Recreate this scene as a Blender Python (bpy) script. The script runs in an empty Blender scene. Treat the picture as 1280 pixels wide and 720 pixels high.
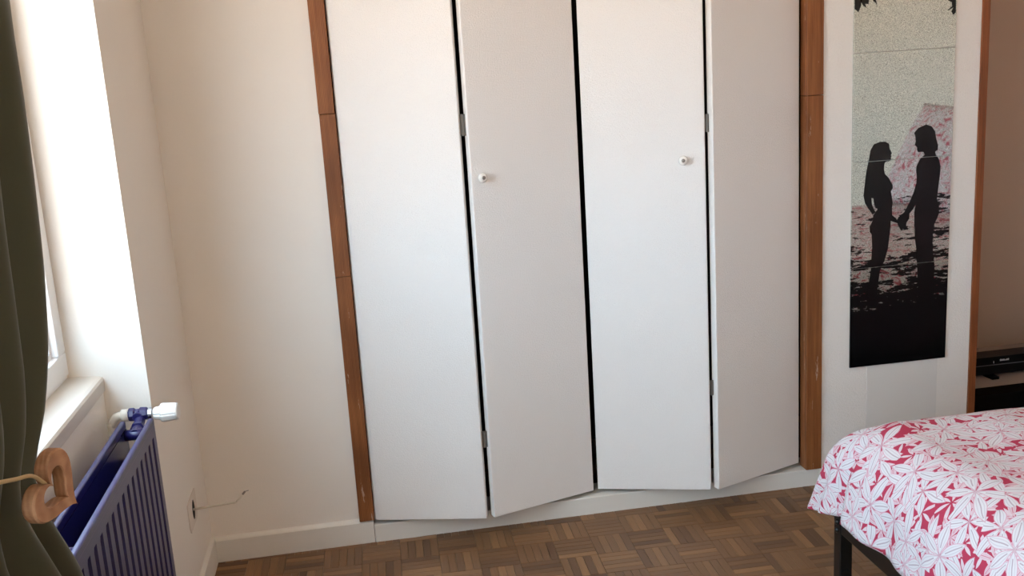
import bpy, bmesh, math, random
from mathutils import Vector, Matrix, noise
random.seed(7)
PI = math.pi
scene = bpy.context.scene
COL = scene.collection

# ------------------------------------------------------------------ camera
F, HCAM = 1240.0, 1.46                       # focal length in pixels of the 1280x720 frame, lens height
yaw, pitch, roll = (math.radians(a) for a in (-8.67077, -12.24352, -3.53088))
MC = (Matrix.Rotation(yaw, 3, 'Z') @ Matrix.Rotation(pitch, 3, 'X')
      @ Matrix(((1, 0, 0), (0, 0, -1), (0, 1, 0))) @ Matrix.Rotation(roll, 3, 'Z'))
cam_data = bpy.data.cameras.new('camera')
cam_data.sensor_width = 36
cam_data.lens = 36 * F / 1280
cam_data.clip_start = 0.02
cam = bpy.data.objects.new('camera', cam_data)
cam.matrix_world = Matrix.Translation((0, 0, HCAM)) @ MC.to_4x4()
COL.objects.link(cam)
scene.camera = cam

def on(px, py, axis, val):
    """point where the sight line of a photo pixel meets the plane axis=val"""
    d = MC @ Vector(((px - 640) / F, -(py - 360) / F, -1))
    t = (val - (0, 0, HCAM)[axis]) / d[axis]
    return Vector((0, 0, HCAM)) + d * t

def project(p):
    c = MC.transposed() @ (Vector(p) - Vector((0, 0, HCAM)))
    return 640 - F * c.x / c.z, 360 + F * c.y / c.z

# ------------------------------------------------------------------ world: hazy daylight above, sunlit ground below
world = bpy.data.worlds.new('daylight'); scene.world = world
world.use_nodes = True
wn, wl = world.node_tree.nodes, world.node_tree.links
wn.clear()
tc = wn.new('ShaderNodeTexCoord'); sx = wn.new('ShaderNodeSeparateXYZ')
rp = wn.new('ShaderNodeValToRGB'); bg = wn.new('ShaderNodeBackground'); wo = wn.new('ShaderNodeOutputWorld')
mp = wn.new('ShaderNodeMapRange'); mp.inputs[1].default_value = -1; mp.inputs[2].default_value = 1
wl.new(tc.outputs['Generated'], sx.inputs[0]); wl.new(sx.outputs[2], mp.inputs[0]); wl.new(mp.outputs[0], rp.inputs[0])
wl.new(rp.outputs[0], bg.inputs[0]); wl.new(bg.outputs[0], wo.inputs[0])
bg.inputs[1].default_value = 16.0
e = rp.color_ramp.elements
e[0].position = 0.44; e[0].color = (0.72, 0.56, 0.42, 1)
e[1].position = 0.54; e[1].color = (0.64, 0.83, 1.0, 1)
scene.view_settings.view_transform = 'Standard'
scene.view_settings.look = 'None'
scene.view_settings.gamma = 1.0
scene.view_settings.use_curve_mapping = False
scene.view_settings.exposure = -0.66
scene.cycles.use_denoising = True
scene.cycles.max_bounces = 14
scene.cycles.diffuse_bounces = 10
scene.cycles.glossy_bounces = 6
scene.cycles.transparent_max_bounces = 12
scene.cycles.sample_clamp_indirect = 8.0

# ------------------------------------------------------------------ helpers
def lin(r, g, b):
    f = lambda c: (c / 255 / 12.92) if c / 255 <= .04045 else ((c / 255 + .055) / 1.055) ** 2.4
    return (f(r), f(g), f(b), 1)

MATS = {}
class Nodes:
    def __init__(s, name):
        s.m = bpy.data.materials.new(name); s.m.use_nodes = True
        s.n, s.l = s.m.node_tree.nodes, s.m.node_tree.links
        s.b = s.n['Principled BSDF']; MATS[name] = s.m
    def new(s, kind, **kw):
        x = s.n.new('ShaderNode' + kind)
        for k, v in kw.items(): setattr(x, k, v)
        return x
    def put(s, sock, v):
        if hasattr(v, 'is_output') or hasattr(v, 'links'): s.l.new(v, sock)
        else: sock.default_value = v
    def math(s, op, a, b=0.0, c=0.0, clamp=False):
        x = s.new('Math', operation=op, use_clamp=clamp)
        for i, v in enumerate((a, b, c)): s.put(x.inputs[i], v)
        return x.outputs[0]
    def mix(s, fac, a, b):
        x = s.new('Mix', data_type='RGBA')
        s.put(x.inputs[0], fac); s.put(x.inputs[6], a); s.put(x.inputs[7], b)
        return x.outputs[2]
    def noise(s, vec, scale, detail=2.0, rough=.5):
        x = s.new('TexNoise'); x.inputs['Scale'].default_value = scale
        x.inputs['Detail'].default_value = detail; x.inputs['Roughness'].default_value = rough
        if vec is not None: s.l.new(vec, x.inputs['Vector'])
        return x.outputs['Fac']
    def ramp(s, fac, *stops):
        x = s.new('ValToRGB'); s.l.new(fac, x.inputs[0]); el = x.color_ramp.elements
        while len(el) < len(stops): el.new(.5)
        for q, (p, c) in zip(el, stops): q.position = p; q.color = c
        return x.outputs[0]
    def coord(s, kind='Object', scale=None, rot=None):
        x = s.new('TexCoord').outputs[kind]
        if scale or rot:
            m = s.new('Mapping'); s.l.new(x, m.inputs[0])
            if scale: m.inputs['Scale'].default_value = scale
            if rot: m.inputs['Rotation'].default_value = rot
            x = m.outputs[0]
        return x
    def bump(s, h, strength, dist=.002):
        x = s.new('Bump'); x.inputs['Strength'].default_value = strength; x.inputs['Distance'].default_value = dist
        s.l.new(h, x.inputs['Height']); s.l.new(x.outputs[0], s.b.inputs['Normal'])
    def set(s, rough=.5, spec=.5, metal=0.0, color=None):
        s.b.inputs['Roughness'].default_value = rough
        s.b.inputs['Specular IOR Level'].default_value = spec
        s.b.inputs['Metallic'].default_value = metal
        if color is not None: s.put(s.b.inputs['Base Color'], color)
        return s

def plain(name, color, rough=.5, spec=.5, metal=0.0):
    Nodes(name).set(rough, spec, metal, color)

def paint(name, c1, c2, grain, bump, rough=.6, spec=.35, dist=.0015):
    k = Nodes(name); v = k.coord()
    k.set(rough, spec, 0, k.mix(k.noise(v, 3.0, 4), c1, c2))
    k.bump(k.noise(v, grain, 3, .6), bump, dist)

paint('wall_paint', lin(239, 234, 226), lin(236, 230, 221), 160, .25)
paint('reveal_paint', lin(230, 227, 222), lin(224, 220, 214), 60, .2)
paint('panel_paper', lin(238, 234, 228), lin(233, 228, 221), 190, .7, .55, .35, .003)
paint('door_paint', lin(240, 237, 233), lin(235, 232, 228), 300, .9, .5, .4, .002)
paint('patch_paint', lin(226, 223, 218), lin(221, 218, 212), 90, .1)
paint('trim_paint', lin(232, 229, 222), lin(218, 213, 203), 40, .3, .45)
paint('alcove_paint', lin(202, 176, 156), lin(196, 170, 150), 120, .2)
paint('ceiling_paint', lin(245, 241, 235), lin(242, 238, 231), 120, .2)
paint('sill_paint', lin(222, 216, 208), lin(205, 196, 184), 25, .25, .4)
plain('window_plastic', lin(236, 236, 236), .3)
plain('rubber', lin(40, 42, 46), .6)
plain('black_metal', lin(14, 13, 13), .35)
plain('black_gloss', lin(7, 7, 8), .08)
plain('black_plastic', lin(6, 6, 7), .45, .2)
plain('grey_line', lin(95, 95, 98), .4)
plain('white_print', lin(200, 200, 200), .5)
plain('porcelain', lin(238, 234, 226), .15)
plain('steel', lin(150, 146, 140), .35, .5, 1.0)
plain('chrome', lin(200, 200, 205), .2, .5, 1.0)
plain('hinge_metal', lin(120, 116, 110), .5, .5, .6)
plain('white_plastic', lin(238, 237, 233), .35)
plain('pipe_paint', lin(225, 220, 208), .4)
plain('socket_plate', lin(222, 212, 202), .45)
plain('taupe_board', lin(150, 134, 124), .5)
plain('hole_dark', lin(12, 12, 12), .9)
plain('cable_white', lin(214, 208, 196), .5)
plain('mattress_cloth', lin(225, 222, 215), .9)
plain('subfloor', lin(38, 26, 18), .9)
plain('print_black', lin(9, 9, 10), .22, .35)
plain('cord', lin(205, 178, 130), .8)
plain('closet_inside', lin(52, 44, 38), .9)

k = Nodes('radiator_enamel'); v = k.coord()
k.set(.34, .7, 0, k.mix(k.noise(v, 14, 3), lin(26, 22, 92), lin(19, 17, 78)))
k.b.inputs['Coat Weight'].default_value = .3; k.b.inputs['Coat Roughness'].default_value = .45

# glass of the window: clear with a faint mirror sheen
k = Nodes('window_glass')
tr = k.new('BsdfTransparent'); gl = k.new('BsdfGlossy'); gl.inputs['Roughness'].default_value = .02
fr = k.new('Fresnel'); fr.inputs[0].default_value = 1.45; mx = k.new('MixShader')
k.put(mx.inputs[0], k.math('MULTIPLY', fr.outputs[0], k.math('SUBTRACT', 1.0, k.new('NewGeometry').outputs['Backfacing'])))   # the far face adds no second reflection
k.l.new(tr.outputs[0], mx.inputs[1]); k.l.new(gl.outputs[0], mx.inputs[2])
k.l.new(mx.outputs[0], k.n['Material Output'].inputs[0])

def wood(name, dark, light, along, stretch=14, rough=.5, scuff=False):
    k = Nodes(name)
    sc = [stretch * 6] * 3; sc[along] = stretch * .28
    v = k.coord('Object', tuple(sc))
    g = k.noise(v, 1.0, 5, .6)
    w = k.new('TexWave', wave_type='BANDS', bands_direction='XYZ'[0 if along else 1])
    w.inputs['Scale'].default_value = 1.2; w.inputs['Distortion'].default_value = 6
    k.l.new(v, w.inputs['Vector'])
    f = k.math('ADD', k.math('MULTIPLY', g, .75), k.math('MULTIPLY', w.outputs['Fac'], .25))
    big = k.noise(k.coord('Object', (3, 3, 1.6)), 2.0, 3)
    sc_ = k.noise(k.coord('Object', (70, 70, 9)), 1.0, 5, .7)
    cc = k.mix(k.math('MULTIPLY', k.math('SUBTRACT', big, .45), 2.2, clamp=True), k.ramp(f, (.28, dark), (.72, light)), tuple(c_ * .62 for c_ in dark[:3]) + (1,))
    if scuff: cc = k.mix(k.math('MULTIPLY', k.math('GREATER_THAN', sc_, .665), .55), cc, lin(205, 185, 165))
    k.set(rough, .4, 0, cc)
    k.bump(g, .15, .001)

wood('pine_post', lin(112, 62, 30), lin(160, 102, 58), 2, scuff=True)
wood('red_trim', lin(102, 52, 26), lin(160, 92, 50), 2)
wood('heart_wood', lin(172, 124, 90), lin(208, 164, 126), 1, 6, .6)

# oak parquet strips: tone per strip, grain along the strip (u runs lengthwise, metres)
k = Nodes('parquet_oak')
uv = k.coord('UV')
rnd = k.math('FRACT', k.math('ADD', k.new('ObjectInfo').outputs['Random'], k.new('NewGeometry').outputs['Random Per Island']))
off = k.new('CombineXYZ'); k.put(off.inputs[0], k.math('MULTIPLY', rnd, 37.0)); k.put(off.inputs[1], k.math('MULTIPLY', rnd, 91.0))
va = k.new('VectorMath', operation='ADD'); k.l.new(uv, va.inputs[0]); k.l.new(off.outputs[0], va.inputs[1])
ma = k.new('Mapping'); k.l.new(va.outputs[0], ma.inputs[0]); ma.inputs['Scale'].default_value = (12, 240, 1)
g = k.noise(ma.outputs[0], 1.0, 5, .65)
tone = k.ramp(rnd, (0.0, lin(96, 68, 46)), (.3, lin(126, 92, 62)), (.7, lin(134, 99, 67)), (1.0, lin(160, 120, 82)))
dirt = k.noise(k.coord('Object', (5, 5, 5)), 1.0, 3)
c = k.mix(k.math('MULTIPLY', g, .55), tone, lin(70, 47, 30))
k.set(.42, .4, 0, c); k.bump(g, .12, .0006)

# curtain: dark olive, fine weave
k = Nodes('olive_satin'); v = k.coord('UV', (900, 900, 1))
k.set(.62, .3, 0, k.mix(k.noise(v, 1.0, 1), lin(77, 79, 60), lin(69, 71, 53)))
k.b.inputs['Sheen Weight'].default_value = .15

# mirror tiles printed with a speckled sky over dark surf; x and z are metres on the wall
k = Nodes('printed_mirror')
v = k.coord('Object'); s3 = k.new('SeparateXYZ'); k.l.new(v, s3.inputs[0])
z = s3.outputs[2]
sp = k.noise(k.coord('Object', (1, 1, 1)), 620, 2, .7)
speck = k.math('MULTIPLY', k.math('MULTIPLY', k.math('SUBTRACT', sp, .40), 4.5, clamp=True), 1.0)
wv = k.coord('Object', (20, 1, 85)); wz = k.noise(wv, 1.0, 6, .66)
wv2 = k.coord('Object', (5, 1, 24)); wz2 = k.noise(wv2, 1.0, 2, .5)
depth = k.math('MULTIPLY', k.math('SUBTRACT', .985, z), 1 / .37)          # 0 at the horizon, 1 where all is black
thr = k.math('ADD', k.math('MULTIPLY', wz, .62), k.math('MULTIPLY', wz2, .38))
ink = k.math('GREATER_THAN', k.math('ADD', thr, k.math('MULTIPLY', k.math('POWER', k.math('MAXIMUM', depth, 0.0), 1.6), .135)), .555)
sea = k.math('GREATER_THAN', depth, 0.0)
full = k.math('GREATER_THAN', depth, 1.02)
mask = k.math('MAXIMUM', k.math('MULTIPLY', ink, sea), full)
gm = k.new('BsdfGlossy'); gm.inputs['Roughness'].default_value = .025; gm.inputs['Color'].default_value = (.80, .84, .79, 1)
gr = k.new('BsdfDiffuse'); gr.inputs['Color'].default_value = lin(118, 118, 108)
m1 = k.new('MixShader'); k.put(m1.inputs[0], k.math('MULTIPLY', speck, .72)); k.l.new(gm.outputs[0], m1.inputs[1]); k.l.new(gr.outputs[0], m1.inputs[2])
bk = k.b; k.set(.2, .35, 0, lin(9, 9, 10))
m2 = k.new('MixShader'); k.put(m2.inputs[0], mask); k.l.new(m1.outputs[0], m2.inputs[1]); k.l.new(bk.outputs[0], m2.inputs[2])
k.l.new(m2.outputs[0], k.n['Material Output'].inputs[0])

# duvet print: white leaf rosettes with grey veins on crimson and pale pink
def leaf_print():
    k = Nodes('floral_cotton')
    uv = k.coord('UV')
    def layer(scale, shift, L, W):
        mp_ = k.new('Mapping'); k.l.new(uv, mp_.inputs[0]); mp_.inputs['Location'].default_value = (shift, shift * .7, 0)
        wob = k.new('TexNoise'); wob.inputs['Scale'].default_value = 9; k.l.new(mp_.outputs[0], wob.inputs['Vector'])
        wv = k.new('VectorMath', operation='SCALE'); k.l.new(wob.outputs['Color'], wv.inputs[0]); wv.inputs[3].default_value = .022
        ad = k.new('VectorMath', operation='ADD'); k.l.new(mp_.outputs[0], ad.inputs[0]); k.l.new(wv.outputs[0], ad.inputs[1])
        vo = k.new('TexVoronoi', voronoi_dimensions='2D'); vo.inputs['Scale'].default_value = scale; vo.inputs['Randomness'].default_value = .75
        k.l.new(ad.outputs[0], vo.inputs['Vector'])
        sb = k.new('VectorMath', operation='SUBTRACT'); k.l.new(ad.outputs[0], sb.inputs[0]); k.l.new(vo.outputs['Position'], sb.inputs[1])
        s2 = k.new('SeparateXYZ'); k.l.new(sb.outputs[0], s2.inputs[0])
        cr = k.new('SeparateColor'); k.l.new(vo.outputs['Color'], cr.inputs[0])
        r = k.math('MULTIPLY', vo.outputs['Distance'], 1.0)
        th = k.math('ADD', k.math('ADD', k.math('ARCTAN2', s2.outputs[1], s2.outputs[0]), k.math('MULTIPLY', cr.outputs[0], 6.283)), 12.0)
        n = 6
        q = k.math('MULTIPLY', th, n / 6.28319)
        idx = k.math('FLOOR', q)
        dl = k.math('MULTIPLY', k.math('SUBTRACT', k.math('FRACT', q), .5), 6.28319 / n)
        pr = k.math('FRACT', k.math('MULTIPLY', k.math('SINE', k.math('ADD', k.math('MULTIPLY', idx, 12.9), k.math('MULTIPLY', cr.outputs[1], 40.0))), 43.7))
        Lp = k.math('MULTIPLY', k.math('ADD', .72, k.math('MULTIPLY', pr, .42)), L)
        al = k.math('MULTIPLY', r, k.math('COSINE', dl)); ac = k.math('MULTIPLY', r, k.math('ABSOLUTE', k.math('SINE', dl)))
        t = k.math('DIVIDE', al, Lp, clamp=True)
        prof = k.math('MULTIPLY', k.math('SINE', k.math('MULTIPLY', k.math('POWER', t, 1.05), PI)), W)
        leaf = k.math('LESS_THAN', ac, prof)
        vein = k.math('MULTIPLY', k.math('LESS_THAN', ac, .011), k.math('MULTIPLY', k.math('GREATER_THAN', t, .22), k.math('LESS_THAN', t, .86)))
        side = k.math('MULTIPLY', k.math('LESS_THAN', k.math('ABSOLUTE', k.math('SUBTRACT', ac, k.math('MULTIPLY', prof, .5))), .008), leaf)
        vein = k.math('MAXIMUM', k.math('MULTIPLY', vein, .9), k.math('MULTIPLY', side, .35))
        rim = k.math('MULTIPLY', leaf, k.math('GREATER_THAN', ac, k.math('SUBTRACT', prof, .016)))
        return leaf, vein, rim
    l1, v1, r1 = layer(8.6, 0.0, .74, .118)
    l2, v2, r2 = layer(9.6, 3.37, .72, .112)
    l4, v4, r4 = layer(14.0, 12.3, .62, .075)
    l3, v3, r3 = layer(11.0, 7.1, .62, .085)
    crimson = lin(178, 58, 84); pink = lin(214, 192, 200); white = lin(216, 214, 218); grey = lin(176, 160, 168)
    col = crimson; rimc = lin(208, 150, 168)
    col = k.mix(l4, col, lin(216, 198, 205)); col = k.mix(r4, col, crimson)
    col = k.mix(l3, col, pink)
    col = k.mix(v3, col, lin(200, 120, 140))
    col = k.mix(l2, col, white); col = k.mix(k.math('MULTIPLY', r2, .8), col, rimc); col = k.mix(k.math('MULTIPLY', v2, l2), col, grey)
    col = k.mix(l1, col, white); col = k.mix(k.math('MULTIPLY', r1, .8), col, rimc); col = k.mix(k.math('MULTIPLY', v1, l1), col, grey)
    k.set(.85, .2, 0, col)
    k.bump(k.noise(k.coord('UV', (1, 1, 1)), 14, 4, .6), .25, .01)
leaf_print()

def add_box(bm, x0, x1, y0, y1, z0, z1):
    v = [bm.verts.new(p) for p in ((x0, y0, z0), (x1, y0, z0), (x1, y1, z0), (x0, y1, z0), (x0, y0, z1), (x1, y0, z1), (x1, y1, z1), (x0, y1, z1))]
    for f in ((3, 2, 1, 0), (4, 5, 6, 7), (0, 1, 5, 4), (1, 2, 6, 5), (2, 3, 7, 6), (3, 0, 4, 7)):
        bm.faces.new([v[i] for i in f])

def add_prism(bm, pts, z0, z1):
    """pts: counter-clockwise outline in xy, extruded from z0 to z1"""
    lo = [bm.verts.new((x, y, z0)) for x, y in pts]; hi = [bm.verts.new((x, y, z1)) for x, y in pts]
    bm.faces.new(lo[::-1]); bm.faces.new(hi)
    n = len(pts)
    for i in range(n): bm.faces.new((lo[i], lo[(i + 1) % n], hi[(i + 1) % n], hi[i]))

def frames(path):
    out = []; up = Vector((0, 0, 1))
    for i, p in enumerate(path):
        d = (path[min(i + 1, len(path) - 1)] - path[max(i - 1, 0)]).normalized()
        if abs(d.dot(up)) > .95: up = Vector((1, .2, 0))
        a = d.cross(up).normalized(); b = a.cross(d).normalized(); up = b
        out.append((p, a, b))
    return out

def add_tube(bm, path, r, n=10, radii=None):
    path = [Vector(p) for p in path]; rings = []
    for i, (p, a, b) in enumerate(frames(path)):
        q = radii[i] if radii else r
        rings.append([bm.verts.new(p + a * q * math.cos(2 * PI * j / n) + b * q * math.sin(2 * PI * j / n)) for j in range(n)])
    for A, B in zip(rings, rings[1:]):
        for j in range(n): bm.faces.new((A[j], A[(j + 1) % n], B[(j + 1) % n], B[j]))
    bm.faces.new(rings[0][::-1]); bm.faces.new(rings[-1])

def add_lathe(bm, prof, origin, axis, n=24, flute=None):
    """prof: (distance along axis, radius); flute(j, k) scales the radius"""
    axis = Vector(axis).normalized(); o = Vector(origin)
    a = axis.cross(Vector((0, 0, 1)) if abs(axis.z) < .9 else Vector((1, 0, 0))).normalized(); b = axis.cross(a)
    rings = []
    for k_, (h, r) in enumerate(prof):
        rings.append([bm.verts.new(o + axis * h + (a * math.cos(2 * PI * j / n) + b * math.sin(2 * PI * j / n)) * r * (flute(j, k_) if flute else 1)) for j in range(n)])
    for A, B in zip(rings, rings[1:]):
        for j in range(n): bm.faces.new((A[j], A[(j + 1) % n], B[(j + 1) % n], B[j]))
    bm.faces.new(rings[0][::-1]); bm.faces.new(rings[-1])

def smooth_path(pts, n=8):
    pts = [Vector(p) for p in pts]; out = []
    P = [pts[0] * 2 - pts[1]] + pts + [pts[-1] * 2 - pts[-2]]
    for i in range(1, len(P) - 2):
        for j in range(n):
            t = j / n; a, b, c, d = P[i - 1:i + 3]
            out.append(.5 * (2 * b + (c - a) * t + (2 * a - 5 * b + 4 * c - d) * t * t + (3 * b - a - 3 * c + d) * t ** 3))
    return out + [pts[-1]]

def obj(name, bm, mat, parent=None, bevel=0, smooth=False, seg=2):
    bmesh.ops.recalc_face_normals(bm, faces=bm.faces)
    me = bpy.data.meshes.new(name); bm.to_mesh(me); bm.free()
    return link(name, me, mat, parent, bevel, smooth, seg)

def link(name, me, mat, parent=None, bevel=0, smooth=False, seg=2):
    o = bpy.data.objects.new(name, me); COL.objects.link(o)
    if mat and not me.materials: me.materials.append(MATS[mat])
    if smooth: me.polygons.foreach_set('use_smooth', [True] * len(me.polygons))
    if bevel:
        b = o.modifiers.new('bevel', 'BEVEL'); b.width = bevel; b.segments = seg; b.limit_method = 'ANGLE'; b.angle_limit = math.radians(40)
    if parent:
        o.parent = parent; o.matrix_parent_inverse = Matrix.Translation(parent.location).inverted()
    return o

def tag(o, label, cat, group=None):
    o['label'] = label; o['category'] = cat
    if group: o['group'] = group
    return o

def struct(o, label=None, cat=None):
    o['kind'] = 'structure'
    if label: o['label'] = label
    if cat: o['category'] = cat
    return o

def thing(name, loc, label, cat, group=None):
    o = bpy.data.objects.new(name, None); COL.objects.link(o); o.location = loc; o.empty_display_size = .05
    return tag(o, label, cat, group)

def boxes(name, mat, *bs, parent=None, bevel=0):
    bm = bmesh.new()
    for b in bs: add_box(bm, *b)
    return obj(name, bm, mat, parent, bevel)

# ------------------------------------------------------------------ measured planes (metres; x along the closet wall, y towards it)
YB = 3.016          # front of the skirting under the closet
XL = -0.545         # window wall
YR = 2.463          # window reveal facing the camera
XW = -0.722         # room face of the window frame
XP = -0.652         # parapet below the window sill
YN = 1.15           # near jamb of the window
ZS, ZT = 0.80, 2.18 # sill and lintel
QY0, QY1 = -1.60, .75   # added second opening for fill light, unseen behind the camera
XR, YRE, YA, ZC = 3.50, -1.70, 3.75, 2.52

# ------------------------------------------------------------------ floor: mosaic parquet
floor = struct(boxes('floor', 'subfloor', (XL - .15, XR + .15, YRE - .15, YA + .15, -.12, -.009)), 'brown oak mosaic parquet laid in basketweave squares', 'floor')
S, GX, GY, GA = .11989, .15941, 2.98989, math.radians(-1.512)
NS = 5; SW = S / NS
def strip_mesh(name, l, w):
    bm = bmesh.new(); b = .0009
    lo = [bm.verts.new((x * l / 2, y * w / 2, -.0095)) for x, y in ((-1, -1), (1, -1), (1, 1), (-1, 1))]
    mi = [bm.verts.new((x * l / 2, y * w / 2, -b)) for x, y in ((-1, -1), (1, -1), (1, 1), (-1, 1))]
    hi = [bm.verts.new((x * (l / 2 - b), y * (w / 2 - b), 0)) for x, y in ((-1, -1), (1, -1), (1, 1), (-1, 1))]
    for A, B in ((lo, mi), (mi, hi)):
        for i in range(4): bm.faces.new((A[i], A[(i + 1) % 4], B[(i + 1) % 4], B[i]))
    bm.faces.new(hi)
    uvl = bm.loops.layers.uv.new('uv')
    for f in bm.faces:
        for lp in f.loops: lp[uvl].uv = lp.vert.co.xy
    return bm
strip_bm = strip_mesh('s', S - .0008, SW - .0006)
strip_me = bpy.data.meshes.new('parquet_strip'); strip_bm.to_mesh(strip_me); strip_bm.free()
strip_me.materials.append(MATS['parquet_oak'])
spots = []
ca, sa = math.cos(GA), math.sin(GA)
for i in range(-8, 31):
    for j in range(-6, 42):
        for n in range(NS):
            a, b = (i + .5) * S, -(j + .5) * S
            o = (n + .5) * SW - S / 2
            horiz = (i + j) % 2 == 0
            if horiz: b += o
            else: a += o
            x, y = GX + ca * a - sa * b, GY + sa * a + ca * b
            if XL - .05 < x < XR + .05 and YRE - .05 < y < YA + .05:
                spots.append((x, y, GA + (0 if horiz else PI / 2)))
def seen(s):
    x, y, _ = s
    if y > YB + .05 or y < .3: return -1
    u, w = project((x, y, 0))
    if not (240 < u < 1150 and 560 < w < 760): return -1
    if u > 1062 and w < 655 + (u - 1062) * .93: return -1       # under the duvet
    return 1000 - abs(w - 690) - (300 if w > 724 else 0)
rank = sorted(spots, key=seen, reverse=True)
near = [s for s in rank[:300] if seen(s) > 0]; picked = set(near)
for x, y, r in near:
    o = bpy.data.objects.new('parquet_strip', strip_me); COL.objects.link(o)
    o.location = (x, y, random.uniform(-.0003, .0001)); o.rotation_euler.z = r + (PI if random.random() < .5 else 0)
    o.parent = floor
sv = [v.co.copy() for v in strip_me.vertices]; sf = [tuple(p.vertices) for p in strip_me.polygons]
suv = [tuple(d.uv) for d in strip_me.uv_layers[0].data]
pv, pf, pu = [], [], []
for x, y, r in spots:
    if (x, y, r) in picked: continue
    n0 = len(pv); c_, s_ = math.cos(r), math.sin(r); h_ = random.uniform(-.0003, .0001)
    pv += [(x + c_ * v.x - s_ * v.y, y + s_ * v.x + c_ * v.y, v.z + h_) for v in sv]
    pf += [tuple(a + n0 for a in f) for f in sf]; pu += suv
me = bpy.data.meshes.new('parquet_rest'); me.from_pydata(pv, [], pf)
me.uv_layers.new(name='uv').data.foreach_set('uv', [c for t in pu for c in t])
rest = link('parquet_rest', me, 'parquet_oak', floor); rest['kind'] = 'stuff'

# ------------------------------------------------------------------ walls
T = .245
struct(boxes('ceiling', 'ceiling_paint', (XL - T, XR + .15, YRE - .15, YA + .15, ZC, ZC + .12)))
struct(boxes('wall_left', 'wall_paint',
             (XL - T, XL, YR, YA + .15, -.009, ZC), (XL - T, XL, QY1, YN, -.009, ZC), (XL - T, XL, YRE - .15, QY0, -.009, ZC),
             (XL - T, XL, QY0, QY1, ZT, ZC), (XL - T, XL, QY0, QY1, -.009, ZS - .045),
             (XL - T, XL, YN, YR, ZT, ZC), (XL - T, XP, YN, YR, -.009, ZS - .045)))
struct(boxes('wall_back', 'wall_paint', (XL, -.082, YB + .014, YB + .08, -.009, ZC),          # beside the closet
             (-.082, 1.497, YB + .02, YB + .08, 2.24, ZC)))                                   # above its doors
struct(boxes('wall_closet_end', 'panel_paper', (1.497, 2.040, YB - .004, YB + .06, -.009, ZC), (1.99, 2.040, YB + .06, YA, -.009, ZC)),
       'white embossed paper end wall of the closet, behind the bed', 'wall')
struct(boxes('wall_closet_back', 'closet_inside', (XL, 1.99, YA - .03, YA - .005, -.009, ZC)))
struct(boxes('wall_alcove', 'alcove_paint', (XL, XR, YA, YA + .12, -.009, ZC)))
struct(boxes('added_alcove_shade_wall', 'alcove_paint', (2.95, XR, YB, YA, -.009, ZC)))  # unseen block added to keep bounce light out of the alcove
struct(boxes('wall_right', 'wall_paint', (XR, XR + .15, YRE - .15, YA + .12, -.009, ZC)))
struct(boxes('wall_rear', 'wall_paint', (XL, XR, YRE - .15, YRE, -.009, ZC)))

# skirtings: sloping top lip, butt joint under the wooden post
def skirting(name, p0, p1, n, h, t):
    """along p0->p1 (xy), n: unit vector from wall into the room"""
    bm = bmesh.new(); p0, p1, n = Vector(p0), Vector(p1), Vector(n)
    prof = ((0, 0), (t, 0), (t, h - .004), (t - .004, h), (0, h + .006))
    R_ = [[bm.verts.new((*(p + n * a), z)) for a, z in prof] for p in (p0, p1)]
    for i in range(5): bm.faces.new((R_[0][i], R_[0][(i + 1) % 5], R_[1][(i + 1) % 5], R_[1][i]))
    bm.faces.new(R_[0][::-1]); bm.faces.new(R_[1])
    return struct(obj(name, bm, 'trim_paint'))
skirting('baseboard_back', (XL, YB + .014), (-.0385, YB + .014), (0, -1), .076, .014)
skirting('baseboard_left', (XL, YR + .02), (XL, YB - .002), (1, 0), .088, .011)
struct(boxes('baseboard_closet', 'trim_paint', (-.0370, 1.497, YB, 3.13, -.004, .060), bevel=.003))
skirting('baseboard_panel', (1.497, YB - .004), (2.040, YB - .004), (0, -1), .058, .005)

# wooden posts either side of the folding doors: butt-jointed lengths
def post(name, x0, x1, y0, cuts, mat, label):
    e_ = bpy.data.objects.new(name, None); COL.objects.link(e_); e_.location = ((x0 + x1) / 2, y0, 0); e_.empty_display_size = .05
    struct(e_, label, 'post')
    for a, b in zip(cuts, cuts[1:]):
        j = random.uniform(-.0008, .0008)
        boxes('timber_length', mat, (x0 + j, x1 + j, y0 + j, y0 + .05, a + .0006, b - .0006), parent=e_, bevel=.0015)
post('trim_1', -.0825, -.0355, YB - .006, (.078, .883, 1.373, 2.24), 'pine_post', 'bare brown timber post between plain wall and folding doors')
post('trim_2', 1.4405, 1.4955, YB - .012, (.064, 1.331, 2.24), 'pine_post', 'bare brown timber post between folding doors and mirror wall')
post('trim_3', 2.0405, 2.0670, YB - .010, (0, 2.50), 'red_trim', 'narrow reddish wooden edge strip on the mirror wall corner')

# ------------------------------------------------------------------ folding closet doors
ZD0, ZD1, TH = .0765, 2.225, .024
def leaf_outline(p, q, c0=(.003, .003), c1=(.003, .003)):
    """front edge p->q (xy, left to right), thickness behind; c0/c1: chamfer (along, deep) of the front corners"""
    p, q = Vector(p), Vector(q); d = (q - p).normalized(); b = Vector((-d.y, d.x))
    pts = [p + d * c0[0], q - d * c1[0], q - d * c1[0] * .35 + b * c1[1] * .35, q + b * c1[1], q + b * TH, p + b * TH, p + b * c0[1], p + d * c0[0] * .35 + b * c0[1] * .35]
    return [tuple(v) for v in pts], d, b
def knob(parent, p, n):
    bm = bmesh.new()
    add_lathe(bm, ((0, .006), (.006, .006), (.008, .0085), (.012, .0135), (.017, .0150), (.022, .0130), (.0245, .009), (.0245, .0062)), p, n, 24)
    kb = obj('knob', bm, 'porcelain', parent, smooth=True); kb['label'] = 'small white porcelain knob'
    bm = bmesh.new(); add_lathe(bm, ((.0235, .0060), (.0258, .0056), (.0262, .003)), p, n, 16)
    obj('knob_screw', bm, 'steel', parent, smooth=True)['label'] = 'metal centre screw of the knob'
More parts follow.
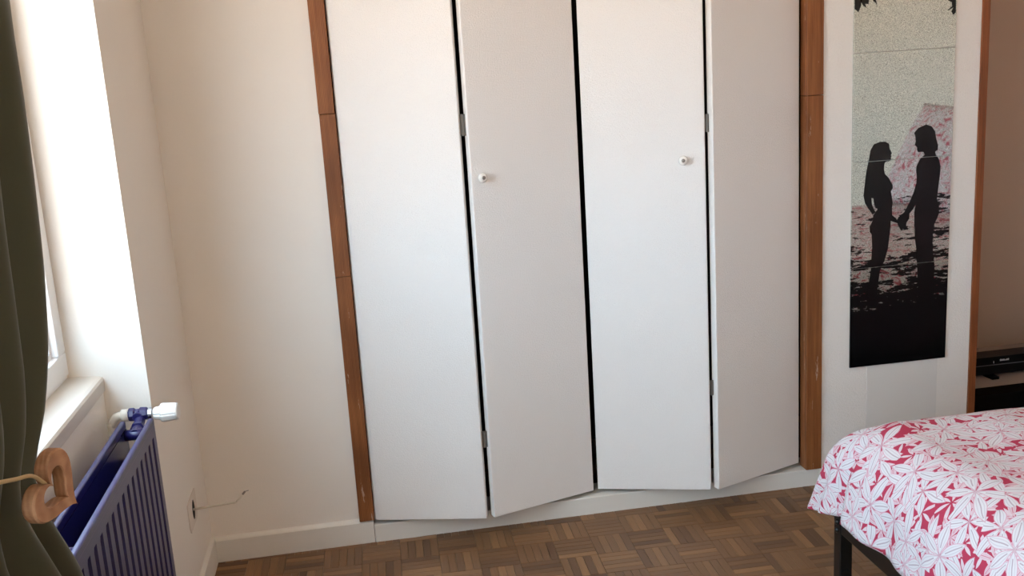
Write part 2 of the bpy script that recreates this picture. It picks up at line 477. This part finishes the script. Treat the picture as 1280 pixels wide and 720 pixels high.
def folding_door(label, A, B, C, D, knob_at, hinges, left_chamfer):
    root = thing('folding_door', (A[0], A[1], ZD0), label, 'closet door', 'folding closet doors')
    P, d1, b1 = leaf_outline(A, B, left_chamfer)
    bm = bmesh.new(); add_prism(bm, P, ZD0, ZD1); l1 = obj('leaf', bm, 'door_paint', root)
    P, d2, b2 = leaf_outline(C, D)
    bm = bmesh.new(); add_prism(bm, P, ZD0 + .001, ZD1); l2 = obj('leaf', bm, 'door_paint', root)
    for z0, z1 in hinges:
        mid = (Vector(B) + b1 * TH * .55 + Vector(C) + b2 * TH * .55) / 2
        bm = bmesh.new(); add_tube(bm, ((mid.x, mid.y, z0), (mid.x, mid.y, z1)), .0042, 10)
        w = abs(C[0] - B[0]) / 2 + .004
        add_box(bm, mid.x - w, mid.x + w, mid.y, mid.y + .002, z0, z1)
        obj('hinge', bm, 'hinge_metal', root)['label'] = 'small dull metal hinge in the fold'
    which, u, zk = knob_at
    p, dd, bb, lf = (Vector(A), d1, b1, l1) if which == 0 else (Vector(C), d2, b2, l2)
    q = p + dd * u
    knob(lf, (q.x, q.y, zk), (-bb.x, -bb.y, 0))
    return root
folding_door('white folding closet door hung from the timber post beside the plain wall',
             (-.0350, 3.0185), (.3195, 2.9235), (.3440, 2.9225), (.6975, 3.0320), (1, .030, 1.161), ((.312, .365), (1.286, 1.349)), (.016, .007))
folding_door('white folding closet door hung from the timber post beside the mirror wall',
             (.7135, 3.0410), (1.0695, 2.9235), (1.0925, 2.9165), (1.4335, 3.0460), (0, .308, 1.165), ((1.246, 1.30), (.40, .45)), (.003, .003))

# ------------------------------------------------------------------ mirror of four printed tiles
X0, X1, YM = 1.597, 1.948, YB - .0100
mir = thing('mirror', ((X0 + X1) / 2, YM, .413), 'tall printed mirror of stacked tiles showing two black figures holding hands', 'mirror')
cuts = (.413, .7545, 1.1070, 1.4530, 1.8030)
for a, b in zip(cuts, cuts[1:]):
    bm = bmesh.new(); add_box(bm, X0, X1, YM, YM + .0058, a + .0007, b - .0007)
    obj('mirror_tile', bm, 'printed_mirror', mir, bevel=.0006)
def printed(name, px, label):
    """an inked outline on the tiles, cut at their joints"""
    pts = [on(x, y, 1, YM) for x, y in px]
    for a, b in zip(cuts, cuts[1:]):
        bm = bmesh.new()
        f = bm.faces.new([bm.verts.new((min(max(p.x, X0 + .001), X1 - .001), YM - .0004, p.z)) for p in pts])
        for zc, nz in ((a + .0008, -1), (b - .0008, 1)):
            bmesh.ops.bisect_plane(bm, geom=bm.verts[:] + bm.edges[:] + bm.faces[:], plane_co=(0, 0, zc), plane_no=(0, 0, nz), clear_outer=True)
        if bm.faces:
            bmesh.ops.triangulate(bm, faces=bm.faces)
            o = obj(name, bm, 'print_black', mir); o['label'] = label
        else: bm.free()
def c1(pts): return [(1050 + u / 4.5, 140 + v / 4.5) for u, v in pts]
def c2(pts): return [(1050 + u / 2.9868, 280 + v / 3.787) for u, v in pts]
def c3(pts): return [(1050 + u / 3.787, 280 + v / 3.787) for u, v in pts]
def c4(pts): return [(1055 + u / 8.533, v / 8.533) for u, v in pts]
woman = c1([(225, 168), (255, 167), (276, 178), (279, 205), (283, 215), (292, 232), (286, 240), (289, 250), (286, 258), (287, 270), (276, 277), (258, 279), (250, 290), (247, 320), (252, 348),
            (272, 368), (296, 410), (297, 428), (286, 445), (291, 475), (296, 510), (292, 545), (294, 580), (318, 600), (322, 625), (300, 618), (285, 612), (284, 660), (282, 700)])
woman += c3([(237, 0), (235, 50), (226, 120), (210, 175), (190, 215), (178, 300), (168, 400), (128, 400), (130, 320), (146, 215), (148, 170), (152, 110), (150, 50), (140, 0)])
woman += c1([(168, 675), (170, 640), (186, 605), (186, 582), (205, 556), (212, 545), (200, 540), (192, 520), (188, 486), (176, 484), (180, 520), (192, 550), (200, 562), (184, 578), (160, 545), (140, 512), (132, 470), (140, 400), (148, 335), (160, 280), (172, 215), (190, 182)])
man = c1([(485, 70), (515, 80), (535, 108), (541, 150), (552, 188), (549, 214), (535, 222), (538, 238), (556, 265), (566, 305), (563, 345), (556, 400), (550, 450), (545, 490), (556, 520), (558, 568), (545, 600), (531, 630), (526, 690)])
man += c3([(442, 0), (438, 90), (441, 140), (448, 200), (441, 300), (440, 400), (372, 400), (369, 300), (365, 200), (360, 110), (353, 60), (355, 0)])
man += c1([(415, 690), (418, 620), (418, 560), (426, 520), (412, 545), (390, 572), (389, 600), (374, 622), (371, 650), (362, 640), (356, 652), (345, 669), (330, 645), (318, 612), (330, 590), (360, 565), (390, 510), (415, 450), (430, 400), (432, 360),
           (428, 330), (430, 305), (450, 265), (477, 240), (470, 226), (458, 224), (440, 226), (433, 212), (434, 198), (420, 186), (426, 165), (424, 140), (417, 118), (440, 90)])
printed('printed_figure', woman, 'black silhouette of a long-haired figure')
printed('printed_figure', man, 'taller black silhouette of a figure with bobbed hair')
for leaf in ([(88, -40), (88, 55), (112, 95), (155, 130), (182, 60), (190, -40)], [(176, 10), (206, 62), (242, 86), (224, 40), (262, 44), (268, -40), (180, -40)], [(300, -40), (312, 12), (342, 34), (356, 76), (346, 20), (330, -40)],
             [(1100, -40), (1112, 6), (1150, 24), (1154, 66), (1104, 108), (1112, 112), (1168, 78), (1145, 122), (1168, 160), (1192, 130), (1196, -40)]):
    printed('printed_leaf', c4(leaf), 'black printed leaves hanging into the sky')
# smooth patch of bare board below the tiles
patch = boxes('trim_4', 'patch_paint', (1.662, 1.922, YB - .0052, YB - .0030, .062, .412)); struct(patch, 'smooth grey rectangle on the wall below the mirror tiles', 'patch')

# ------------------------------------------------------------------ window with sill
def ring(y0, y1, z0, z1, w, x0, x1):
    return ((x0, x1, y0, y1, z0, z0 + w), (x0, x1, y0, y1, z1 - w, z1), (x0, x1, y0, y0 + w, z0 + w, z1 - w), (x0, x1, y1 - w, y1, z0 + w, z1 - w))
def window(name, y0, y1, xp, label):
    win = bpy.data.objects.new(name, None); COL.objects.link(win); win.location = (XW, (y0 + y1) / 2, ZS); win.empty_display_size = .05
    struct(win, label, 'window')
    boxes('frame', 'window_plastic', *ring(y0, y1, ZS, ZT, .032, XW - .060, XW - .006), parent=win, bevel=.003)
    a, b = y0 + .012, y1 - .006
    s_ = boxes('sash', 'window_plastic', *ring(a, b, ZS + .010, ZT - .012, .058, XW - .050, XW), parent=win, bevel=.004)
    # bead stepping back to the glass
    boxes('glazing_bead', 'window_plastic', *ring(a + .056, b - .056, ZS + .066, ZT - .068, .014, XW - .046, XW - .016), parent=s_, bevel=.002)
    boxes('gasket', 'rubber', *ring(a + .068, b - .068, ZS + .078, ZT - .080, .006, XW - .042, XW - .028), parent=s_)
    boxes('pane', 'window_glass', (XW - .040, XW - .036, a + .06, b - .06, ZS + .07, ZT - .072), parent=s_)
    bm = bmesh.new()
    prof = ((XW - .08, ZS - .046), (xp + .0005, ZS - .046), (xp + .004, ZS - .042), (xp + .0055, ZS - .012), (xp + .002, ZS - .006), (xp - .006, ZS - .003), (XW - .08, ZS + .006))
    R_ = [[bm.verts.new((x, y, z)) for x, z in prof] for y in (y0, y1)]
    for i in range(len(prof)): bm.faces.new((R_[0][i], R_[0][(i + 1) % 7], R_[1][(i + 1) % 7], R_[1][i]))
    bm.faces.new(R_[0][::-1]); bm.faces.new(R_[1])
    obj('window_sill', bm, 'sill_paint', win)
window('window_1', YN, YR, XP, 'white plastic casement window above the blue radiator')
window('added_fill_window', QY0, QY1, XL, 'added unseen white plastic window giving fill light, in the same wall, away from the closet')  # out of view, added only to let in fill light

# ------------------------------------------------------------------ radiator in the niche under the sill
RY0, RY1, RF, RB, RZ0, RZ1 = 1.20, 2.352, -.520, -.596, .115, .712
rad = thing('radiator', ((RF + RB) / 2, (RY0 + RY1) / 2, 0), 'navy blue ribbed double panel radiator under the window sill', 'radiator')
def panel(name, xf, sign, th):
    """sheet with vertical grooves; xf: outer face, sign: direction the face looks"""
    bm = bmesh.new(); pit = .0465; gw = .021; gd = .0112; pts = [(RY0, 0)]
    y = RY1 - .026
    gs = []
    while y - gw > RY0 + .02: gs.append(y); y -= pit
    for g_ in reversed(gs): pts += [(g_ - gw, 0), (g_ - gw + .004, gd), (g_ - .004, gd), (g_, 0)]
    pts.append((RY1, 0))
    zlo, zhi = RZ0 + .04, RZ1 - .040
    rows = [(RZ0, 0), (zlo, 0), (zlo + .008, 1), (zhi - .008, 1), (zhi, 0), (RZ1 - .004, 0)]
    V_ = [[bm.verts.new((xf - sign * d_ * m_, y_, z_)) for y_, d_ in pts] for z_, m_ in rows]
    for A, B in zip(V_, V_[1:]):
        for i in range(len(pts) - 1): bm.faces.new((A[i], A[i + 1], B[i + 1], B[i]))
    o = obj(name, bm, 'radiator_enamel', rad)
    return o
panel('front_panel', RF, 1, .012); panel('rear_panel', RB, -1, .012)
bm = bmesh.new()
for xf, s_ in ((RF, 1), (RB, -1)):
    a, b = sorted((xf + s_ * .0006, xf - s_ * .0125))
    add_box(bm, a, b, RY0, RY1 + .0006, RZ1 - .020, RZ1)
obj('top_rim', bm, 'radiator_enamel', rad, bevel=.0045, seg=3)
bm = bmesh.new()
for xf, s_ in ((RF, 1), (RB, -1)):
    a, b = sorted((xf - s_ * .0116, xf - s_ * .0125))
    add_box(bm, a, b, RY0, RY1, RZ0, RZ1 - .02)
    a, b = sorted((xf, xf - s_ * .0125))
    add_box(bm, a, b, RY1 - .002, RY1 + .0004, RZ0, RZ1 - .02); add_box(bm, a, b, RY0 - .0004, RY0 + .002, RZ0, RZ1 - .02)
obj('inner_sheet', bm, 'radiator_enamel', rad)
bm = bmesh.new()
y = RY0 + .05
while y < RY1 - .05:
    add_box(bm, RB + .014, RF - .014, y, y + .002, RZ0 + .06, RZ1 - .075); y += .0233
o = obj('convector_fins', bm, 'radiator_enamel', rad); o['kind'] = 'stuff'
for y_ in (RY1 - .022, 1.712):
    bm = bmesh.new(); add_tube(bm, ((RB + .006, y_, RZ1 - .030), (RF - .006, y_, RZ1 - .030)), .013, 14)
    obj('header_tube', bm, 'radiator_enamel', rad, smooth=True)
for y_ in (RY0 + .15, RY1 - .15):
    boxes('wall_bracket', 'radiator_enamel', (XP + .0005, RB + .002, y_ - .02, y_ + .02, .2, .62), parent=rad)
# valve: tailpiece, blue body, painted pipe, white thermostatic head pointing into the room
VY, VZ = 2.412, .703
bm = bmesh.new()
add_tube(bm, ((-.560, RY1 - .03, .684), (-.560, RY1 + .012, .686), (-.562, VY - .012, .694)), .0125, 14)
add_lathe(bm, ((0, .019), (.012, .019), (.016, .015), (.02, .013)), (-.560, RY1 + .003, .685), (0, 1, 0), 6)
obj('tailpiece', bm, 'radiator_enamel', rad, smooth=False)
bm = bmesh.new()
add_lathe(bm, ((0, .012), (.004, .017), (.014, .017), (.018, .0135), (.026, .0135), (.030, .017), (.044, .016), (.048, .012)), (-.590, VY, VZ + .003), (1, 0, 0), 8)
add_lathe(bm, ((0, .012), (.015, .014), (.024, .010)), (-.566, VY - .018, VZ), (0, 1, 0), 8)
obj('valve_body', bm, 'radiator_enamel', rad, bevel=.001)
bm = bmesh.new()
add_tube(bm, smooth_path([(-.632, VY, -.004), (-.632, VY, .3), (-.632, VY, .655), (-.630, VY, .683), (-.620, VY, .701), (-.607, VY, VZ + .003), (-.594, VY, VZ + .003)], 5), .0105, 12)
add_lathe(bm, ((0, .012), (.002, .0155), (.016, .0155), (.018, .012)), (-.606, VY, VZ + .003), (1, 0, 0), 12)
obj('supply_pipe', bm, 'pipe_paint', rad, smooth=True)['label'] = 'cream painted pipe elbow'
bm = bmesh.new()
add_lathe(bm, ((0, .010), (.001, .0165), (.009, .0165), (.010, .012)), (-.543, VY, VZ), (1, 0, 0), 20)
obj('collar_nut', bm, 'chrome', rad)['label'] = 'shiny metal collar nut'
bm = bmesh.new()
ax = Vector((1, -.06, .02)).normalized()
add_lathe(bm, ((0, .013), (.004, .0155), (.016, .017), (.019, .0205)), (-.530, VY, VZ), ax, 32, lambda j, k_: 1 if j % 8 else .86)
obj('head_neck', bm, 'white_plastic', rad)
bm = bmesh.new()
add_lathe(bm, ((.017, .016), (.018, .0225), (.022, .0235), (.050, .0215), (.056, .0205), (.0585, .018), (.0585, .004)), (-.530, VY, VZ), ax, 60, lambda j, k_: (.955 if j % 5 == 0 and 0 < k_ < 4 else 1))
obj('thermostat_head', bm, 'white_plastic', rad)['label'] = 'white fluted thermostat head'

# ------------------------------------------------------------------ wall socket with a loose cable
so = thing('wall_socket', (XL, 2.775, .288), 'pinkish square wall socket plate with an open hole, low on the window wall', 'socket')
bm = bmesh.new(); 
y0, y1, z0, z1, hr = 2.712, 2.842, .243, .331, .030
cy, cz = 2.790, .284
nseg = 24
outer = []
for i in range(nseg):
    a = 2 * PI * i / nseg; dx, dz = math.cos(a), math.sin(a)
    tt = min(((y1 - cy) if dx > 0 else (cy - y0)) / max(abs(dx), 1e-6), ((z1 - cz) if dz > 0 else (cz - z0)) / max(abs(dz), 1e-6))
    outer.append((cy + dx * tt, cz + dz * tt))
inner = [(cy + hr * .75 * math.cos(2 * PI * i / nseg), cz + hr * math.sin(2 * PI * i / nseg)) for i in range(nseg)]
VO = [[bm.verts.new((x, *p)) for p in outer] for x in (XL, XL + .003)]
VI = [[bm.verts.new((x, *p)) for p in inner] for x in (XL, XL + .003)]
for i in range(nseg):
    j = (i + 1) % nseg
    bm.faces.new((VO[1][i], VO[1][j], VI[1][j], VI[1][i])); bm.faces.new((VO[0][i], VO[0][j], VO[1][j], VO[1][i])); bm.faces.new((VI[0][i], VI[0][j], VI[1][j], VI[1][i]))
obj('plate', bm, 'socket_plate', so)
bm = bmesh.new(); add_lathe(bm, ((0, hr), (.001, hr)), (XL + .0004, cy, cz), (1, 0, 0), 24); obj('hole', bm, 'hole_dark', so)['label'] = 'dark open hole in the plate'
cb = thing('loose_cable', (XL, cy, cz), 'loose white cable with bare end sticking out of the wall socket', 'cable')
bm = bmesh.new()
add_tube(bm, smooth_path([(XL + .002, cy, .284), (-.515, 2.787, .287), (-.470, 2.782, .2915), (-.425, 2.780, .2945)], 4) + [Vector((-.4205, 2.780, .296))], .0036, 8)
add_tube(bm, ((-.4215, 2.780, .2945), (-.4195, 2.780, .297), (-.398, 2.780, .3185)), .0026, 8)
obj('sheath', bm, 'cable_white', cb, smooth=True)
bm = bmesh.new(); add_lathe(bm, ((0, .0032), (.011, .0032), (.012, .002)), (-.4000, 2.780, .3165), (.7, 0, .7), 10)
add_tube(bm, ((-.392, 2.780, .3245), (-.382, 2.780, .3265)), .0012, 6)
obj('connector', bm, 'steel', cb)['label'] = 'small grey metal connector'

# ------------------------------------------------------------------ curtain tied back with a wooden heart
XC = -.462
edge_px = [(7, 0), (21, 110), (33, 230), (43, 330), (50, 430), (53, 510), (50, 565), (52, 592), (62, 625), (80, 668), (98, 705), (104, 722)]
edge = [(lambda p: (p.z, p.y))(on(x, y, 0, XC)) for x, y in edge_px]
edge = [(2.30, edge[0][1] + .09)] + edge + [(.45, edge[-1][1] + .035), (.03, edge[-1][1] + .05)]
def at_z(z):
    for (za, ya), (zb, yb) in zip(edge, edge[1:]):
        if zb <= z <= za: return ya + (yb - ya) * (za - z) / (za - zb)
    return edge[-1][1]
ZTIE = at_z and .945
def near_edge(z):
    if z > ZTIE: return 1.02 - .34 * ((z - ZTIE) / (2.3 - ZTIE)) ** 1.3
    return 1.02 - .14 * min(1, (ZTIE - z) / .5)
bm = bmesh.new(); uvl = bm.loops.layers.uv.new('uv')
NU, NZ = 120, 110; grid = []
for i in range(NZ + 1):
    z = .03 + (2.30 - .03) * i / NZ
    ye, yn = at_z(z), near_edge(z)
    row = []
    squeeze = math.exp(-((z - ZTIE) / .10) ** 2)
    amp = .026 * (1 - .6 * squeeze)
    for j in range(NU + 1):
        u = j / NU
        y = ye + (yn - ye) * u
        ph = 3.7 * 2 * PI * u + .5 * math.sin(3 * z) - .6
        x = XC + amp * (math.cos(ph) - .1) * min(1, u * 9 + .15) + .008 * math.sin(17 * u + 5 * z) - .012 * squeeze
        x += .010 * noise.noise(Vector((u * 9, z * 2.2, 3.1))) * (1 + squeeze)
        row.append(bm.verts.new((max(x, -.5085 + .004 * math.sin(u * 31)), y, z)))
    grid.append(row)
for i in range(NZ):
    for j in range(NU):
        f = bm.faces.new((grid[i][j], grid[i][j + 1], grid[i + 1][j + 1], grid[i + 1][j]))
        for lp, (a, b) in zip(f.loops, ((i, j), (i, j + 1), (i + 1, j + 1), (i + 1, j))): lp[uvl].uv = (b / NU * 1.3, a / NZ * 2.27)
cu = obj('curtain', bm, 'olive_satin', smooth=True)
sd = cu.modifiers.new('thickness', 'SOLIDIFY'); sd.thickness = .003; sd.offset = 0
tag(cu, 'dark olive green curtain gathered beside the window', 'curtain')
rod = thing('curtain_rod', (XC, 1.4, 2.33), 'black curtain rod above the window', 'curtain rod')
bm = bmesh.new(); add_tube(bm, ((XC, .4, 2.315), (XC, 2.75, 2.315)), .012, 14); obj('rod', bm, 'black_metal', rod, smooth=True)
for y_ in (.5, 2.65):
    bm = bmesh.new(); add_tube(bm, ((XL, y_, 2.315), (XC, y_, 2.315)), .008, 10); add_lathe(bm, ((0, .025), (.006, .025)), (XL, y_, 2.315), (1, 0, 0), 16)
    obj('bracket', bm, 'black_metal', rod, smooth=False)

tie = thing('curtain_tieback', on(64, 611, 0, -.402), 'pale wooden heart tieback with beige cord around the olive curtain', 'tieback')
C0 = on(64, 611, 0, -.402)
def heart(t, s):
    return s * 16 * math.sin(t) ** 3 / 16, s * (13 * math.cos(t) - 5 * math.cos(2 * t) - 2 * math.cos(3 * t) - math.cos(4 * t)) / 16
cr_, cu_, cb_ = MC.col[0], MC.col[1], MC.col[2]
tip = (cr_ * 14 - cu_ * 52 - cb_ * 78).normalized()               # from the notch to the point of the heart
nrm = (cr_ * 8060 + cu_ * 190 + cb_ * 1320).normalized()         # the face looks into the room
va_ = -tip; ua = va_.cross(nrm).normalized()
bm = bmesh.new(); NH = 56; loops = []
for s_, depth_ in ((.0455, -.009), (.0475, -.006), (.0475, .006), (.0455, .009), (.027, .009), (.026, .007), (.026, -.007), (.027, -.009)):
    loops.append([bm.verts.new(C0 + ua * heart(2 * PI * i / NH, s_)[0] + va_ * (heart(2 * PI * i / NH, s_)[1] + (.0 if s_ > .04 else .001)) + nrm * depth_) for i in range(NH)])
for A, B in zip(loops, loops[1:] + loops[:1]):
    for i in range(NH): bm.faces.new((A[i], A[(i + 1) % NH], B[(i + 1) % NH], B[i]))
obj('wooden_heart', bm, 'heart_wood', tie, smooth=False, bevel=.0008)
notch = C0 + va_ * .016 + nrm * .002
bm = bmesh.new()
add_tube(bm, smooth_path([notch, on(40, 595, 0, -.400), on(20, 599, 0, -.400), on(0, 603, 0, -.400), on(-60, 616, 0, -.400), (-.42, .95, 1.06), (-.50, .935, 1.01), (-.535, 1.05, .99), (-.540, 1.30, .965)], 6), .0024, 8)
obj('cord', bm, 'cord', tie, smooth=True)

# ------------------------------------------------------------------ bed: black metal frame, mattress, duvet, pillows
BX0, BX1, BY0, BY1, BZ = 1.125, 3.20, .60, 2.190, .322
bed = thing('bed_frame', ((BX0 + BX1) / 2, (BY0 + BY1) / 2, 0), 'black square-tube metal bed frame under the floral duvet', 'bed')
LW = .034
for x in (BX0, BX1 - LW):
    for y in (BY0, BY1 - LW):
        bm = bmesh.new(); add_box(bm, x, x + LW, y, y + LW, 0, BZ)
        lg = obj('leg', bm, 'black_metal', bed, bevel=.003)
        if x == BX0 and y == BY1 - LW:
            boxes('slot', 'hole_dark', (x + .006, x + .024, y - .0006, y + .002, .171, .177), parent=lg)
bm = bmesh.new(); add_box(bm, BX0 + .002, BX0 + .030, BY0 + LW, BY1 - LW, BZ - .048, BZ - .002); obj('foot_rail', bm, 'black_metal', bed, bevel=.003)
bm = bmesh.new(); add_box(bm, BX1 - .030, BX1 - .002, BY0 + LW, BY1 - LW, BZ - .048, BZ - .002); obj('head_rail', bm, 'black_metal', bed, bevel=.003)
for y in (BY0 + .002, BY1 - .030):
    bm = bmesh.new(); add_box(bm, BX0 + LW, BX1 - LW, y, y + .028, BZ - .048, BZ - .002); obj('side_rail', bm, 'black_metal', bed, bevel=.003)
for p, n in (((BX0 + .010, BY1 - LW, BZ - .030), (0, -1, 0)), ((BX0, BY1 - .020, BZ - .042), (-1, 0, 0)), ((BX0, BY1 - .020, BZ - .020), (-1, 0, 0))):
    bm = bmesh.new(); add_lathe(bm, ((-.001, .0075), (.003, .0075), (.006, .004)), p, n, 12); obj('bolt', bm, 'black_metal', bed, smooth=True)
for i in range(9):
    x = BX0 + .12 + i * .22
    boxes('slat', 'black_metal', (x, x + .03, BY0 + .028, BY1 - .028, BZ - .032, BZ - .008), parent=bed)
bm = bmesh.new(); add_box(bm, BX0 + .045, BX1 - .04, BY0 + .045, BY1 - .055, BZ - .007, BZ + .175)
tag(obj('mattress', bm, 'mattress_cloth', None, bevel=.04, seg=4), 'white mattress lying on the bed frame beneath the duvet', 'mattress')

# duvet: rounded over the edges, hanging past the rails
ZTOP, RR = .572, .15
hx, hy = .315, .420                  # cloth beyond the flat top, at the foot rail and the far side
ix0, iy1 = BX0 + RR - .012, BY1 + .045 - RR
ix1, iy0 = BX1 - .05, BY0 + RR - .02
def drop(d, r):
    if d < r * PI / 2: return r * math.sin(d / r), r * (1 - math.cos(d / r))
    return r + (d - r * PI / 2) * .10, r + (d - r * PI / 2)
bm = bmesh.new(); uvl = bm.loops.layers.uv.new('uv')
us = [-hx + hx * i / 26 for i in range(26)] + [(ix1 - ix0) * i / 110 for i in range(111)]
ts = [-hy + hy * i / 28 for i in range(28)] + [(iy1 - iy0) * i / 90 for i in range(91)] + [(iy1 - iy0) + .36 * (i + 1) / 22 for i in range(22)]
grid = []; uvs = {}
for t in ts:
    row = []
    for s_ in us:
        ex = -s_ if s_ < 0 else 0
        ey = -t if t < 0 else (-(t - (iy1 - iy0)) if t > iy1 - iy0 else 0)
        hyy = hy if ey > 0 else .36
        if ex > 0 and ey != 0:
            a, b = ex / hx, abs(ey) / hyy
            ex, ey = hx * a * math.sqrt(1 - b * b / 2), math.copysign(hyy * b * math.sqrt(1 - a * a / 2), ey)
        d = math.hypot(ex, ey)
        x = ix0 + max(s_, 0); y = iy1 - min(max(t, 0), iy1 - iy0)
        z = ZTOP
        if d > 0:
            o_, dz = drop(d, RR); dirx, diry = -ex / d, ey / d
            along = math.atan2(ey, ex) * .5 + (y * 1.0) + (x * 1.0)
            fall = max(0, (d - .10) / .30); early = math.sqrt(fall)
            o_ += fall * (.016 + .014 * math.sin(along * 21 + 1.3) + .006 * math.sin(along * 47))
            ang = math.degrees(math.atan2(abs(ey), ex))
            if ex > 0 and ey != 0: o_ += early * (.098 * math.exp(-((ang - 56) / 20) ** 2) - .026 * math.exp(-((ang - 12) / 11) ** 2))
            x += dirx * o_; y += diry * o_; z -= dz
        f = noise.noise(Vector((s_ * 4.2, t * 4.2, 1.7))) * .010 + noise.noise(Vector((s_ * 10 + t * 5, t * 8, 6))) * .0045
        dome = .020 * min(1, max(0, (x - BX0) / .6)) * min(1, max(0, (BY1 - y) / .5))
        z += f * (1 if d == 0 else .6) + dome
        vtx = bm.verts.new((x, y, z)); uvs[vtx] = (s_, t); row.append(vtx)
    grid.append(row)
for A, B in zip(grid, grid[1:]):
    for j in range(len(us) - 1):
        f = bm.faces.new((A[j], A[j + 1], B[j + 1], B[j]))
        for lp in f.loops: lp[uvl].uv = uvs[lp.vert]
du = obj('duvet', bm, 'floral_cotton', smooth=True)
sd = du.modifiers.new('thickness', 'SOLIDIFY'); sd.thickness = .008; sd.offset = -1
tag(du, 'white duvet printed with pink leafy flowers spread over the bed', 'duvet')

def pillow(loc, ry, rz, label):
    bm = bmesh.new(); uvl = bm.loops.layers.uv.new('uv'); n = 22; rows = {}
    for side in (1, -1):
        for i in range(n + 1):
            for j in range(n + 1):
                a, b = i / n * 2 - 1, j / n * 2 - 1
                h = .085 * (max(0, 1 - abs(a) ** 3.0) * max(0, 1 - abs(b) ** 3.0)) ** .55
                if h == 0 and side < 0: rows[side, i, j] = rows[1, i, j]; continue
                pin = 1 - .05 * (1 - b * b) * abs(a) ** 3
                rows[side, i, j] = bm.verts.new((a * .31 * (1 - .06 * (1 - b * b)), b * .31 * pin, side * h))
        for i in range(n):
            for j in range(n):
                q = [rows[side, i, j], rows[side, i + 1, j], rows[side, i + 1, j + 1], rows[side, i, j + 1]]
                f = bm.faces.new(q if side > 0 else q[::-1])
                for lp in f.loops: lp[uvl].uv = (lp.vert.co.x + 5 * loc[1], lp.vert.co.y + side)
    o = obj('pillow', bm, 'floral_cotton', smooth=True); o.location = loc; o.rotation_euler = (0, ry, rz)
    return tag(o, label, 'pillow', 'pillows at the head of the bed')
pillow((3.165, 1.00, .872), math.radians(-62), math.radians(-6), 'floral pillow leaning on the wall at the bed head, further from the closet')
pillow((3.165, 1.72, .872), math.radians(-62), math.radians(5), 'floral pillow leaning on the wall at the bed head, closer to the closet')

# ------------------------------------------------------------------ alcove: low black bench with a sound bar
bn = thing('low_bench', (2.5, 3.3, 0), 'low glossy black bench in the alcove behind the bed', 'bench')
boxes('top', 'taupe_board', (2.085, 2.93, 3.1025, 3.545, .226, .250), parent=bn)
boxes('front_edge', 'black_gloss', (2.085, 2.93, 3.098, 3.1023, .222, .2503), parent=bn)
boxes('front_board', 'black_plastic', (2.095, 2.92, 3.112, 3.130, .03, .2245), parent=bn)
for x in (2.095, 2.90): boxes('side_board', 'black_plastic', (x, x + .02, 3.130, 3.54, 0, .2245), parent=bn)
sb = thing('sound_bar', (2.5, 3.24, .25), 'long black sound bar with small white lettering, standing on the low bench', 'sound bar')
boxes('upper_casing', 'black_plastic', (2.095, 2.92, 3.198, 3.275, .2975, .3275), parent=sb, bevel=.002)
boxes('lower_casing', 'black_plastic', (2.095, 2.92, 3.199, 3.275, .2605, .2950), parent=sb, bevel=.002)
boxes('seam', 'grey_line', (2.095, 2.92, 3.1985, 3.274, .2950, .2975), parent=sb)
for x in (2.245, 2.78):
    boxes('foot', 'black_plastic', (x, x + .028, 3.168, 3.27, .2502, .2603), parent=sb)
x = 2.294
for w_, h_ in ((.005, .007), (.004, .006), (.005, .0065), (.002, .006), (.004, .004), (.005, .0065), (.004, .007)):
    boxes('lettering', 'white_print', (x, x + w_, 3.1972, 3.1985, .3095, .3095 + h_), parent=sb); x += w_ + .0012
boxes('indicator', 'white_print', (2.268, 2.270, 3.1972, 3.1985, .303, .312), parent=sb)
